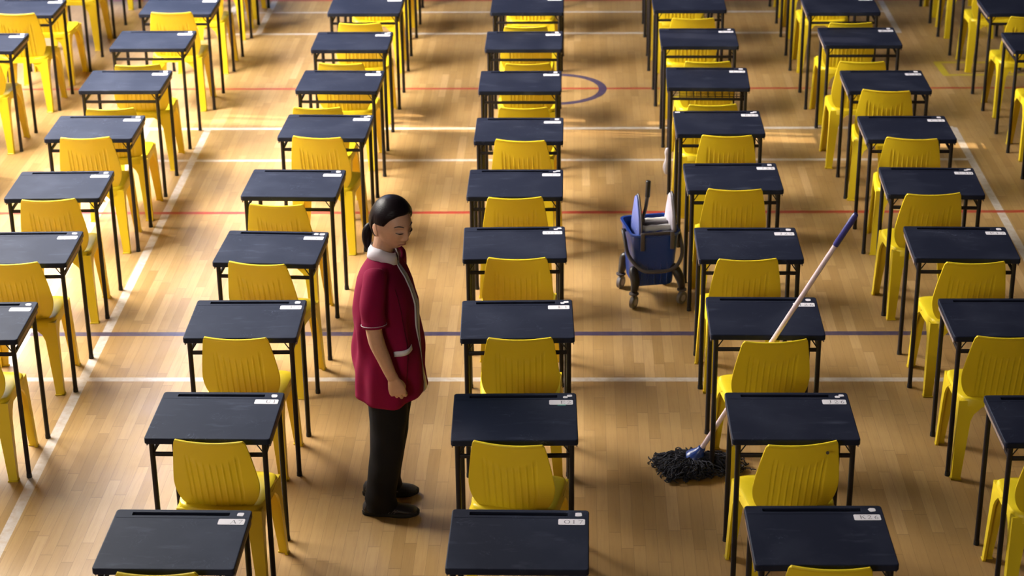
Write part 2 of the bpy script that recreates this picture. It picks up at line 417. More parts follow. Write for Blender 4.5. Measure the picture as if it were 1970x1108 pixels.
CX0, CX1, CY0, CY1 = 0.158, 0.268, 0.112, 0.158
def card_bm():
    bm = rounded_slab(CX0, CX1, CY0, CY1, DH + 0.0001, DH + 0.0012, 0.007, 0.0003); return bm
GL = {  # stroke letters with serifs in a unit box: (x0,y0,x1,y1,weight)
 'A': [(0, 0, .45, 1, .6), (.45, 1, .95, 0, 1.5), (.2, .35, .72, .35, .5), (-.08, 0, .15, 0, .5), (.78, 0, 1.08, 0, .5)],
 'C': 'arc:40:320', 'O': 'arc:0:360', 'Q': 'arc:0:360',
 'D': [(.12, 0, .12, 1, 1.4), (.0, 0, .5, 0, .5), (0, 1, .5, 1, .5), (.5, 1, .88, .75, 1), (.88, .75, .95, .5, 1.4), (.95, .5, .88, .25, 1.4), (.88, .25, .5, 0, 1)],
 'E': [(.15, 0, .15, 1, 1.4), (0, 0, .85, 0, .5), (0, 1, .85, 1, .5), (.15, .52, .6, .52, .5), (.85, 0, .9, .22, .5), (.85, 1, .87, .8, .5), (.6, .42, .6, .62, .5)],
 'F': [(.15, 0, .15, 1, 1.4), (0, 0, .35, 0, .5), (0, 1, .85, 1, .5), (.15, .52, .6, .52, .5), (.85, 1, .87, .8, .5)],
 'I': [(.5, 0, .5, 1, 1.4), (.3, 0, .7, 0, .5), (.3, 1, .7, 1, .5)],
 'J': [(.6, .15, .6, 1, 1.4), (.4, 1, .8, 1, .5), (.6, .15, .4, -.05, 1), (.4, -.05, .15, .1, .8)],
 'K': [(.15, 0, .15, 1, 1.4), (0, 0, .32, 0, .5), (0, 1, .32, 1, .5), (.15, .4, .8, 1, .6), (.42, .62, .9, 0, 1.4), (.65, 1, .95, 1, .5), (.75, 0, 1.05, 0, .5)],
 'L': [(.2, 0, .2, 1, 1.4), (0, 0, .8, 0, .5), (0, 1, .4, 1, .5), (.8, 0, .88, .25, .5)],
 'P': [(.15, 0, .15, 1, 1.4), (0, 0, .35, 0, .5), (0, 1, .55, 1, .5), (.55, 1, .82, .88, 1), (.82, .88, .82, .62, 1.4), (.82, .62, .55, .48, 1), (.55, .48, .15, .48, .5)],
 'R': [(.15, 0, .15, 1, 1.4), (0, 0, .35, 0, .5), (0, 1, .55, 1, .5), (.55, 1, .8, .88, 1), (.8, .88, .8, .65, 1.4), (.8, .65, .55, .52, 1), (.55, .52, .15, .52, .5), (.45, .52, .9, 0, 1.3)],
 'S': [(.8, .8, .6, 1, .8), (.6, 1, .3, 1, .7), (.3, 1, .15, .8, 1), (.15, .8, .3, .58, 1.2), (.3, .58, .65, .45, 1.3), (.65, .45, .82, .25, 1.2), (.82, .25, .65, 0, .9), (.65, 0, .3, 0, .7), (.3, 0, .12, .22, .7)],
 'U': [(.15, 1, .15, .25, 1.4), (0, 1, .32, 1, .5), (.15, .25, .35, 0, 1), (.35, 0, .65, 0, .8), (.65, 0, .82, .25, .7), (.82, .25, .82, 1, .6), (.68, 1, .98, 1, .5)],
 '0': 'arc:0:360:.36', '1': [(.5, 0, .5, 1, 1.3), (.3, 0, .7, 0, .5), (.3, .85, .5, 1, .5)],
 '2': [(.18, .75, .3, .97, .8), (.3, .97, .6, .97, .8), (.6, .97, .78, .75, 1.2), (.78, .75, .65, .5, 1.1), (.65, .5, .15, .02, .7), (.15, .03, .85, .03, 1.2), (.85, .03, .88, .2, .5)],
 '3': [(.2, .8, .35, 1, .7), (.35, 1, .6, 1, .7), (.6, 1, .75, .8, 1.1), (.75, .8, .45, .55, .8), (.45, .55, .8, .35, 1), (.8, .35, .7, .05, 1.2), (.7, .05, .3, 0, .8), (.3, 0, .15, .15, .7)],
 '4': [(.62, 0, .62, 1, 1.3), (.62, 1, .1, .32, .6), (.1, .32, .88, .32, .7), (.45, 0, .8, 0, .5)],
 '5': [(.25, 1, .8, 1, 1), (.25, 1, .2, .55, .6), (.2, .55, .6, .6, .8), (.6, .6, .8, .35, 1.2), (.8, .35, .6, .02, 1), (.6, .02, .15, .08, .8)],
 '6': [(.75, .98, .4, .8, .7), (.4, .8, .2, .4, 1.2), (.2, .4, .3, .05, 1.2), (.3, .05, .6, 0, .7), (.6, 0, .8, .25, 1.1), (.8, .25, .65, .52, .9), (.65, .52, .25, .45, .7)],
 '7': [(.15, .97, .85, .97, 1.1), (.85, .97, .4, 0, .8), (.15, .97, .13, .75, .5)],
 '8': [(.5, 1, .22, .78, 1), (.22, .78, .78, .3, 1.2), (.78, .3, .5, 0, 1), (.5, 0, .2, .25, 1), (.2, .25, .75, .75, .7), (.75, .75, .5, 1, 1)],
 '9': [(.75, .55, .4, .45, .7), (.4, .45, .2, .7, 1.1), (.2, .7, .4, .98, .8), (.4, .98, .7, .92, .8), (.7, .92, .8, .55, 1.2), (.8, .55, .6, .15, 1.1), (.6, .15, .25, 0, .7)],
}
def text_bm(s):
    bm = bmesh.new(); z = DH + 0.0014; h = 0.027; cw = 0.0215; gap = 0.0065
    tot = len(s) * cw + (len(s) - 1) * gap
    x0 = CX1 - 0.007 - tot; y0 = (CY0 + CY1) / 2 - h / 2; wd = 0.0022
    for i, chh in enumerate(s):
        g = GL[chh]; ox = x0 + i * (cw + gap)
        if isinstance(g, str):
            pr = g.split(':'); a0, a1 = int(pr[1]), int(pr[2]); rx = float(pr[3]) if len(pr) > 3 else .5
            st = []; n = 16
            for k in range(n):
                t0, t1 = radians(a0 + (a1 - a0) * k / n), radians(a0 + (a1 - a0) * (k + 1) / n)
                st.append((.5 + rx * cos(t0), .5 + .5 * sin(t0), .5 + rx * cos(t1), .5 + .5 * sin(t1), .6 + .8 * abs(cos((t0 + t1) / 2))))
            g = st
        for xa, ya, xb, yb, wt in g:
            p, q = Vector((ox + xa * cw, y0 + ya * h, z)), Vector((ox + xb * cw, y0 + yb * h, z))
            d = (q - p).normalized(); nn = Vector((-d.y, d.x, 0)) * wd * wt / 2; d = d * wd * 0.2
            bm.faces.new([bm.verts.new(v) for v in (p - d - nn, q + d - nn, q + d + nn, p - d + nn)])
    return bm
def sticker(variant, rnd):
    bm = bmesh.new(); z0, z1 = DH + .0001, DH + .0012
    def patch(x0, x1, y0, y1):
        n = 9; cx, cy = (x0 + x1) / 2, (y0 + y1) / 2; r0 = []
        for k in range(n):
            t = 2 * pi * k / n + .3; c, s = cos(t), sin(t)
            e = rnd.uniform(.85, 1.08)
            r0.append((cx + (x1 - x0) / 2 * abs(c) ** .55 * (1 if c > 0 else -1) * e, cy + (y1 - y0) / 2 * abs(s) ** .55 * (1 if s > 0 else -1) * e))
        loft(bm, [[(x, y, z0) for x, y in r0], [(x, y, z1) for x, y in r0]])
    if variant == 0: patch(.226, .256, .181, .211)
    elif variant == 1: patch(.222, .245, .178, .198); patch(.240, .266, .190, .212)
    else: patch(.204, .231, .183, .209); patch(.236, .266, .183, .209)
    return bm

# ------------------------------------------------------------------ yellow plastic chair
chair_tmpl = thing('plastic_chair', '', 'chair')
def smooth01(t): t = max(0, min(1, t)); return t * t * (3 - 2 * t)
def back_bm():
    nu, nv = 112, 30; z0, z1 = 0.425, 0.822; th = 0.007
    RX = [-.105, -.075, -.045, -.015, .015, .045, .075, .105]
    def half(v):
        if v < 0.36: return 0.116 + (0.197 - 0.116) * math.sqrt(max(0, 1 - (1 - v / 0.36) ** 2.1))
        return 0.197 - (0.197 - 0.160) * ((v - 0.36) / 0.64) ** 1.25
    def pt(u, v, side):
        hw = half(v)
        x = u * hw
        if v > 0.93:     # rounded top corners
            k = (v - .93) / .07; x *= 1 - 0.045 * k * k
        z = z0 + (z1 - z0) * v - 0.006 * (1 - u * u) * (v ** 3)
        y = 0.075 - 0.095 * v ** 1.15 + 0.0
        y += -0.030 * (1 - (x / .2) ** 2) * (0.35 + .65 * v) + 0.022
        if side < 0:    # rear face carries the moulded flutes
            f = 0
            topv = 0.66 + 0.10 * (abs(x) / .105) ** 2
            if abs(x) < .122 and v < topv:
                ph = (x + .12) / .03
                saw = ph - math.floor(ph)
                f = (1 - smooth01(abs(saw - .5) / .16)) * 0.0065 * smooth01((topv - v) / .04)
                f += -0.0045 * smooth01((topv - v) / .08)
            y -= th / 2 + f
            if v > 0.965: y -= 0.007 * smooth01((v - .965) / .02)
        else: y += th / 2
        return Vector((x, y, z))
    bm = bmesh.new(); G = {}
    for s in (-1, 1):
        for i in range(nu + 1):
            for j in range(nv + 1):
                v = j / nv if j < nv - 3 else 1 - (nv - j) / nv * 0.5
                G[s, i, j] = bm.verts.new(pt(-1 + 2 * i / nu, v, s))
    for i in range(nu):
        for j in range(nv):
            bm.faces.new((G[-1, i, j], G[-1, i + 1, j], G[-1, i + 1, j + 1], G[-1, i, j + 1]))
            bm.faces.new((G[1, i, j + 1], G[1, i + 1, j + 1], G[1, i + 1, j], G[1, i, j]))
    for i in range(nu):
        bm.faces.new((G[-1, i, nv], G[-1, i + 1, nv], G[1, i + 1, nv], G[1, i, nv]))
        bm.faces.new((G[1, i, 0], G[1, i + 1, 0], G[-1, i + 1, 0], G[-1, i, 0]))
    for j in range(nv):
        bm.faces.new((G[1, 0, j], G[-1, 0, j], G[-1, 0, j + 1], G[1, 0, j + 1]))
        bm.faces.new((G[-1, nu, j], G[1, nu, j], G[1, nu, j + 1], G[-1, nu, j + 1]))
    return bm
obj('backrest', back_bm(), M['yellow'], chair_tmpl, auto=50)
def seat_bm():
    bm = bmesh.new(); prof = []
    def outline(k, off, z):   # rounded trapezoid
        pts = []
        y0, y1, w0, w1 = 0.055, 0.42, 0.197, 0.213
        cx, cy = 0, (y0 + y1) / 2
        for q in range(44):
            t = 2 * pi * q / 44; c, s = cos(t), sin(t)
            e = 0.34
            yy = cy + ((y1 - y0) / 2 - off) * abs(s) ** e * (1 if s > 0 else -1)
            w = w0 + (w1 - w0) * (yy - y0) / (y1 - y0)
            xx = (w - off) * abs(c) ** e * (1 if c > 0 else -1)
            zz = z(xx, yy) if callable(z) else z
            pts.append((xx, yy, zz))
        return pts
    dish = lambda x, y: 0.447 - 0.014 * exp(-(x / .13) ** 2) * (1 if y < .36 else .5) - 0.010 * smooth01((y - .36) / .06)
    rings = [outline(0, .012, 0.395), outline(0, -.004, 0.397), outline(0, .0, .432),
             outline(0, .004, lambda x, y: dish(x, y) - .004), outline(0, .014, dish), outline(0, .05, dish), outline(0, .10, dish), outline(0, .14, dish)]
    loft(bm, rings)
    bmesh.ops.recalc_face_normals(bm, faces=bm.faces[:])
    return bm
obj('seat', seat_bm(), M['yellow'], chair_tmpl, auto=45)
def chair_leg(sx, rear):
    bm = bmesh.new(); rings = []
    xt, xb = 0.197 if rear else 0.210, 0.212 if rear else 0.228
    yt, yb = (0.062, 0.012) if rear else (0.410, 0.418)
    d = 1 if rear else -1
    for k in range(13):
        t = k / 12; z = 0.425 * t
        ox = xb + (xt - xb) * t; oy = yb + (yt - yb) * t
        wx = 0.044 + 0.030 * t + 0.105 * max(0, (t - .74) / .26) ** 2.2     # width across (towards the middle)
        wy = 0.034 + 0.026 * t + 0.108 * max(0, (t - .70) / .30) ** 2.2     # width of the side plate
        th = 0.012
        P = [(0, 0), (wx, 0), (wx, th), (th, th), (th, wy), (0, wy)]
        ring = [Vector((sx * (ox - a), oy + d * c, z)) for a, c in P]
        rings.append(ring)
    loft(bm, rings)
    # little foot flare
    bmesh.ops.recalc_face_normals(bm, faces=bm.faces[:])
    box(bm, min(sx * (xb + .004), sx * (xb - .050)), max(sx * (xb + .004), sx * (xb - .050)), min(yb - d * .004, yb + d * .016), max(yb - d * .004, yb + d * .016), 0, 0.008, 0.002, 1)
    box(bm, min(sx * (xb + .004), sx * (xb - .014)), max(sx * (xb + .004), sx * (xb - .014)), min(yb - d * .004, yb + d * .036), max(yb - d * .004, yb + d * .036), 0, 0.008, 0.002, 1)
    return bm
for sx in (-1, 1):
    for rear in (True, False):
        obj('leg', chair_leg(sx, rear), M['yellow'], chair_tmpl, auto=35)

# ------------------------------------------------------------------ layout
DESKS = {
 'L':[(-3.062,8.913,0.026), (-3.054,9.896,0.025), (-3.095,10.887,0.026), (-3.123,11.955,0.010), (-3.137,12.964,0.005), (-3.146,13.971,0.000), (-3.121,14.906,0.000)],
 'A':[(-1.624,6.791,-0.003), (-1.639,7.884,-0.007), (-1.666,8.949,0.015), (-1.673,9.906,-0.043), (-1.682,10.917,-0.024), (-1.612,11.972,-0.030), (-1.628,12.955,-0.026), (-1.648,13.932,-0.004), (-1.642,14.916,0.000)],
 'B':[(-0.220,6.807,-0.007), (-0.267,7.884,0.021), (-0.285,8.955,0.031), (-0.328,9.976,0.032), (-0.349,10.919,0.002), (-0.353,11.906,0.000), (-0.372,12.938,0.000), (-0.370,13.936,0.000), (-0.368,14.927,0.000)],
 'C':[(1.000,6.854,0.014), (0.990,7.902,0.004), (0.967,9.002,-0.008), (0.963,9.970,0.002), (0.956,11.031,0.010), (0.940,12.046,0.002), (0.928,13.012,-0.028), (0.923,14.007,-0.004), (0.903,14.990,0.000)],
 'R':[(2.189,7.886,0.015), (2.164,8.991,0.008), (2.135,9.988,-0.020), (2.133,10.956,-0.029), (2.138,11.938,0.000), (2.148,12.938,0.000), (2.116,14.022,0.000), (2.084,14.905,0.000)],
 'G':[(3.455,12.900,0.000), (3.462,13.882,0.000), (3.466,14.866,0.000)],
 'W':[(-4.440,12.920,0.000), (-4.412,13.914,0.000), (-4.360,14.885,0.000)]}
CHAIRS = {
 'L':[(-3.060,8.655,0.030), (-3.058,9.615,0.053), (-3.082,10.571,0.079), (-3.121,11.680,0.061), (-3.088,12.260,0.064), (-3.112,13.248,0.079), (-3.133,14.685,0.018)],
 'A':[(-1.634,6.495,0.007), (-1.616,7.589,-0.065), (-1.673,8.690,-0.029), (-1.707,9.617,-0.146), (-1.726,10.493,-0.047), (-1.634,11.683,-0.094), (-1.706,12.278,-0.003), (-1.659,13.274,-0.060), (-1.630,14.311,0.020)],
 'B':[None, (-0.286,7.580,-0.138), (-0.264,8.683,0.016), (-0.306,9.714,0.004), (-0.343,10.610,0.027), (-0.337,11.622,-0.091), (-0.333,12.274,-0.003), (-0.327,13.266,0.044), (-0.341,14.210,-0.050)],
 'C':[(1.008,6.571,-0.034), (1.006,7.593,0.144), (0.988,8.654,0.101), (0.937,9.686,0.026), (0.948,10.749,-0.025), (0.971,11.710,-0.032), (0.920,12.335,0.030), (0.948,13.305,-0.005), (0.958,14.429,0.036)],
 'R':[(2.165,7.560,0.010), (2.134,8.729,-0.003), (2.147,9.649,0.035), (2.097,10.686,0.055), (2.129,11.664,-0.127), (2.110,12.637,-0.136), (2.037,13.301,-0.044), (2.103,14.297,-0.008)],
 'G':[(3.470,12.450,0.000), (3.500,13.460,-0.030), (3.510,14.451,-0.052)],
 'W':[(-4.400,12.600,0.000), (-4.380,13.620,0.030), (-4.313,14.642,0.064)]}
rnd = random.Random(7)
for c, dx in (('L', -3.12), ('A', -1.66), ('B', -.37), ('C', .89), ('R', 2.07), ('G', 3.46), ('W', -4.36)):
    for k in range(3):
        yy = 15.93 + k * 1.0
        DESKS[c].append((dx + rnd.uniform(-.02, .02), yy, rnd.uniform(-.02, .02)))
        CHAIRS[c].append((dx + rnd.uniform(-.04, .04), yy - rnd.choice((.30, .62, .30)), rnd.uniform(-.08, .08)))
CHAIRS['W'][5] = (-4.36, 17.63, 0)
TEXT = {
 'L': ['S28', 'K30', 'L30', 'A31', 'A32', 'A33', 'A34'],
 'A': ['A7', 'U1', 'P3', 'A9', 'A10', 'A11', 'A12', 'A13', 'A14'],
 'B': ['O17', 'E2', 'E1', 'O15', 'D14', 'D13', 'D12', 'D11', 'D10'],
 'C': ['K26', 'J26', 'I26', 'J25', 'J28', 'K29', 'L29', 'K28', 'J29'],
 'R': ['Q16', 'Q17', 'P17', 'C30', 'C31', 'C32', 'C33', 'C34'],
 'G': ['D35', 'D36', 'D37'], 'W': ['S33', 'S34', 'S35']}
READ = {('A', 0), ('A', 1), ('A', 2), ('A', 3), ('B', 0), ('B', 1), ('B', 2), ('B', 3), ('C', 0), ('C', 1), ('C', 3), ('R', 2)}
STK = {('A', 3): 2, ('B', 2): 1, ('B', 3): 1, ('B', 1): 1, ('B', 4): 1, ('C', 1): 1, ('R', 3): 1, ('A', 7): 1, ('C', 5): 1, ('A', 5): 1}
COLNAME = {'L': 'column left of the long white sideline', 'A': 'column just left of the standing woman',
           'B': 'column just right of the standing woman', 'C': 'column where the mop leans',
           'R': 'column right of the mop', 'G': 'column at the right edge', 'W': 'column at the left edge'}
ORD = ['nearest', 'second', 'third', 'fourth', 'fifth', 'sixth', 'seventh', 'eighth', 'ninth', 'tenth', 'eleventh', 'twelfth']
def place_word(c, i):
    if c in 'GW': i -= 1
    return (ORD[0] + ' one' if i == 0 else ORD[i] + ' from the front')
def desk_label(c, i):
    if (c, i) in READ: return 'navy topped exam desk with a white card reading ' + TEXT[c][i]
    if (c, i) == ('C', 2): return 'navy topped exam desk with the mop handle crossing its card'
    if (c, i) == ('C', 6): return 'navy topped exam desk with a wire basket under its top'
    if c in 'GW' and i == 0: return 'navy exam desk mostly cut off by the %s picture edge, only legs showing' % ('right' if c == 'G' else 'left')
    return 'navy exam desk, %s in the %s' % (place_word(c, i), COLNAME[c])
def chair_label(c, i):
    if (c, i) in READ: return 'yellow plastic chair with fluted back at the desk reading ' + TEXT[c][i]
    if (c, i) == ('C', 2): return 'yellow plastic chair whose back hides the middle of the mop handle'
    if (c, i) == ('C', 6): return 'yellow plastic chair at the desk with the wire basket'
    if c in 'GW' and i == 0: return 'yellow plastic chair cut off by the %s picture edge, its legs showing' % ('right' if c == 'G' else 'left')
    return 'yellow plastic chair, %s in the %s' % (place_word(c, i), COLNAME[c])
first_d = first_c = True
for c in 'ABCRLGW':
    for i, (x, y, r) in enumerate(DESKS[c]):
        o = desk_tmpl if first_d else copy_tree(desk_tmpl0)
        if first_d:
            desk_tmpl0 = copy_tree(desk_tmpl)   # clean source without a card
            first_d = False
        o.location = (x, y, 0); o.rotation_euler = (0, 0, r)
        o['label'] = desk_label(c, i); o['category'] = 'desk'; o['group'] = 'exam desks set out in columns'
        if i < len(TEXT[c]):
            cd = obj('number_card', card_bm(), M['card'], o, smooth=False)
            cd['label'] = 'white card with a black seat number'
            obj('seat_number', text_bm(TEXT[c][i]), M['ink'], cd, smooth=False)
            sk = obj('sticker', sticker(STK.get((c, i), 0), rnd), M['card'], o, smooth=False); sk['label'] = 'small torn white sticker'
        if (c, i) == ('B', 1):
            bm = bmesh.new(); box(bm, .196, .234, .104, .111, DH + .0001, DH + .001); obj('tape', bm, M['green'], o, smooth=False)['label'] = 'thin green tape below the card'
        if (c, i) == ('C', 5):
            bm = bmesh.new(); box(bm, -.272, -.240, .19, .21, DH + .0001, DH + .001, .0003); obj('sticker', bm, M['card'], o, smooth=False)['label'] = 'small white sticker in the left corner'
        if (c, i) == ('C', 6):
            bm = bmesh.new(); zb = RZ + .002
            nx, ny = 10, 8
            for k in range(nx + 1):
                xx = -LX + .01 + k * (2 * LX - .02) / nx
                tube(bm, [(xx, -LY + .004, DH - .034), (xx, -LY + .006, zb), (xx, LY - .006, zb)], 0.0021, 5)
            for k in range(ny + 1):
                yy = -LY + .01 + k * (2 * LY - .02) / ny
                tube(bm, [(-LX + .01, yy, zb), (LX - .01, yy, zb)], 0.0021, 5)
            for k in range(3):
                tube(bm, [(-LX + .01, -LY + .005, zb + .014 + .014 * k), (LX - .01, -LY + .005, zb + .014 + .014 * k)], 0.0019, 5)
            obj('wire_basket', bm, M['frame'], o)
for c in 'ABCRLGW':
    for i, t in enumerate(CHAIRS[c]):
        if t is None: continue
        o = chair_tmpl if first_c else copy_tree(chair_tmpl)
        first_c = False
        x, y, r = t
        dy = DESKS[c][i][1] - DD / 2
        if -0.1 < dy - y < 0.10: y = min(y, dy - 0.045)
        if (i >= 7 and c in 'RL' or i >= 8 or c in 'GW') and (c, i) != ('A', 8):      # chairs at the back stay clear of the desk legs
            x = DESKS[c][i][0] + max(-.003, min(.003, x - DESKS[c][i][0])); r = DESKS[c][i][2]
        o.location = (x, y, 0); o.rotation_euler = (0, 0, r)
        o['label'] = chair_label(c, i); o['category'] = 'chair'; o['group'] = 'yellow plastic chairs at the exam desks'
        if (c, i) == ('C', 1):
            bm = bmesh.new(); tube(bm, [(0.105, -.0475, .782), (0.105, -.0435, .782)], 0.0075, 14); 
            obj('screw_cap', bm, M['grey'], o, auto=40)['label'] = 'small dark round plug in the backrest'
for o in [desk_tmpl0] + [q for q in desk_tmpl0.children_recursive]:
    bpy.data.objects.remove(o)

# ------------------------------------------------------------------ mop bucket
BR = 0.205
buck = thing('mop_bucket', 'blue plastic mop bucket on four castors with a grey wringer and upright lever', 'bucket', (0.470, 11.02, 0), BR)
def rrect(cx, cy, hx, hy, z, r, n=5, lift=None):
    pts = []
    for qx, qy, a0 in ((1, 1, 0), (-1, 1, 90), (-1, -1, 180), (1, -1, 270)):
        for k in range(n + 1):
            a = radians(a0 + 90 * k / n)
            x, y = cx + qx * (hx - r) + r * cos(a), cy + qy * (hy - r) + r * sin(a)
            pts.append((x, y, z + (lift(x, y) if lift else 0)))
    return pts
bm = bmesh.new()
spout = lambda x, y: 0.0
rings = [rrect(0, 0.02, .118, .105, .115, .03), rrect(0, 0.02, .124, .112, .125, .03), rrect(0, .02, .135, .135, .30, .035), rrect(0, .02, .146, .160, .455, .04),
         rrect(0, .02, .156, .170, .462, .045), rrect(0, .02, .156, .170, .476, .045), rrect(0, .02, .142, .155, .476, .04), rrect(0, .02, .132, .135, .30, .03), rrect(0, .02, .118, .108, .135, .025)]
loft(bm, rings); bmesh.ops.recalc_face_normals(bm, faces=bm.faces[:])
for k in range(5):   # moulded ribs on the near face
    xx = -.08 + .04 * k
    box(bm, xx - .004, xx + .004, -.112 + .0, -.085, .13, .30, .002, 1)
body = obj('bucket_body', bm, M['blue'], buck, auto=40)
# castor legs and wheels (positions of the wheels read on the floor)
ca, sa = cos(-BR), sin(-BR)
for wx, wy in ((0.367, 10.85), (0.662, 10.92), (0.295, 11.16), (0.572, 11.215)):
    dx, dy = wx - .470, wy - 11.02
    lx, ly = ca * dx - sa * dy, sa * dx + ca * dy
    sx, sy = (1 if lx > 0 else -1), (1 if ly > 0.05 else -1)
    bm = bmesh.new()
    path = smoothpath([(sx * .100, .02 + sy * .100, .235), (sx * .128, .02 + sy * .118, .225), (lx - sx * .01, ly - sy * .012, .165), (lx, ly, .105)], 5)
    tube(bm, path, [.018 + .012 * sin(pi * k / (len(path) - 1)) for k in range(len(path))], 10)
    a = obj('castor_arm', bm, M['black'], buck)
    bm = bmesh.new(); tube(bm, [(lx, ly, .088), (lx, ly, .092), (lx, ly, .099), (lx, ly, .103)], [.024, .030, .030, .022], 20)
    obj('bumper_disc', bm, M['grey'], a, auto=40)
    bm = bmesh.new(); th = radians(38 if sx > 0 else 48); ax = Vector((cos(th - pi / 2), sin(th - pi / 2), 0)); c0 = Vector((lx, ly, .040))
    tube(bm, [c0 - ax * .013, c0 - ax * .011, c0 + ax * .011, c0 + ax * .013], [.034, .040, .040, .034], 22)
    wh = obj('wheel', bm, M['midgrey'], a, auto=40)
    bm = bmesh.new(); tube(bm, [c0 - ax * .0145, c0 + ax * .0145], .021, 18)
    box(bm, c0.x - .006, c0.x + .006, c0.y - .006, c0.y + .006, .06, .09)
    h = obj('hub', bm, M['lgrey'], a, auto=40)
# wringer: two side plates, rollers, bars, hooks
def plate(x, mat_, hgt, edge):
    prof = [(-.125, .44), (-.135, .50), (-.115, .58), (-.07, .67), (-.035, .695), (-.01, .68), (.03, .60), (.07, .50), (.08, .42), (-.10, .40)]
    prof = [(a, .40 + (b_ - .40) * hgt) for a, b_ in prof]
    bm = bmesh.new(); t = .007
    loft(bm, [[(x - t, a, b_) for a, b_ in prof], [(x + t, a, b_) for a, b_ in prof]])
    bmesh.ops.recalc_face_normals(bm, faces=bm.faces[:])
    bmesh.ops.bevel(bm, geom=bm.edges[:], offset=.003, segments=1, affect='EDGES')
    o = obj('wringer_side_plate', bm, mat_, buck, auto=40)
    bm = bmesh.new(); xe = x + edge * .010
    tube(bm, smoothpath([(xe, a, b_) for a, b_ in prof[:7]], 3), .006, 8)
    obj('plate_rim', bm, M['grey'], o)
    return o
plate(-.100, M['blue_pale'], 1.0, 1)['label'] = 'worn blue side plate of the wringer'
plate(.108, M['lgrey'], 1.0, 1)['label'] = 'light grey side plate of the wringer'
for yy, zz in ((-.075, .487), (.03, .492)):
    bm = bmesh.new(); pts = [(-.092, yy, zz)] + [(-.092 + .192 * k / 10, yy, zz + .002 * sin(k * 2.1)) for k in range(11)]
    tube(bm, pts, [.02] + [.020 + .002 * sin(k * 1.7) for k in range(11)], 14)
    obj('wringer_roller', bm, M['roller'], buck, auto=50)['label'] = 'cream wringer roller'
bm = bmesh.new(); box(bm, -.098, .106, -.032, -.012, .478, .508, .004)
box(bm, -.098, .106, -.150, -.132, .462, .488, .004)
for xx in (-.088, .096): box(bm, xx - .012, xx + .012, -.160, -.148, .375, .488, .003)
obj('wringer_frame', bm, M['grey'], buck, auto=40)
bm = bmesh.new()
path = smoothpath([(-.058, -.02, .50), (-.054, -.02, .545), (-.040, -.02, .60), (-.030, -.022, .68)], 5)
tube(bm, path, .0115, 10); box(bm, -.072, -.044, -.034, -.008, .49, .535, .004)
lv = obj('lever', bm, M['grey'], buck, auto=50)
bm = bmesh.new(); n = 26
tube(bm, [(-.030 + .004 * k / n, -.022, .672 + .105 * k / n) for k in range(n + 1)], [.0145 + (.0014 if k % 2 else 0) for k in range(n)] + [.010], 12)
obj('lever_grip', bm, M['black'], lv)
# carrying bail hanging across the near face
bm = bmesh.new()
tube(bm, smoothpath([(-.170, .02, .450), (-.172, -.04, .42), (-.166, -.13, .34), (-.10, -.205, .272), (0, -.222, .262), (.10, -.205, .272), (.166, -.13, .33), (.172, -.04, .42), (.170, .02, .450)], 5), .0118, 10)
obj('bail_handle', bm, M['grey'], buck)
bm = bmesh.new()
for sx in (-1, 1): tube(bm, [(sx * .150, .02, .450), (sx * .178, .02, .450)], .011, 10)
obj('bail_pivot', bm, M['black'], buck, auto=40)

# white cloth hanging by a desk leg
bm = bmesh.new()
tube(bm, smoothpath([(0, 0, .205), (-.006, 0, .16), (-.002, 0, .11), (-.010, 0, .06), (-.006, 0, .006)], 5), [.012, .014, .016, .017, .016, .014, .013, .012, .013, .015, .017, .019, .021, .022, .022, .021, .020, .018, .016, .012, .005], 10, flat=.7)
rg = obj('rag', bm, M['white_cloth'], None); rg.location = (0.672, 13.19, 0); rg['label'] = 'small off-white rag bunched against a desk leg behind the mop bucket'; rg['category'] = 'rag'

# ------------------------------------------------------------------ mop
P0 = Vector((0.640, 8.846, 0.075)); Q = Vector((1.339, 8.613, 1.50))
dv = (Q - P0).normalized()
mop = thing('mop', 'string mop with a pale handle leaning across the exam desks, dark yarn on the floor', 'mop', (P0.x, P0.y, 0))
base = P0 - Vector((P0.x, P0.y, 0)); end = Q - Vector((P0.x, P0.y, 0))
g0 = end - dv * 0.20
bm = bmesh.new(); tube(bm, [base + dv * .05, g0 + dv * .01], .0125, 14); obj('handle', bm, M['handle'], mop, auto=40)
bm = bmesh.new(); tube(bm, [g0, g0 + dv * .006, end - dv * .02, end - dv * .005, end], [.0135, .0155, .0155, .012, .004], 14)
obj('handle_grip', bm, M['grip'], mop, auto=40)['label'] = 'dark blue grip'
bm = bmesh.new()
tube(bm, [base + dv * t for t in (-.05, -.042, -.02, .000, .018, .035, .05, .052)], [.050, .058, .055, .044, .030, .022, .019, .012], 22)
obj('mop_socket', bm, M['blue'], mop)['label'] = 'blue plastic socket'
bm = bmesh.new(); rm = random.Random(3)
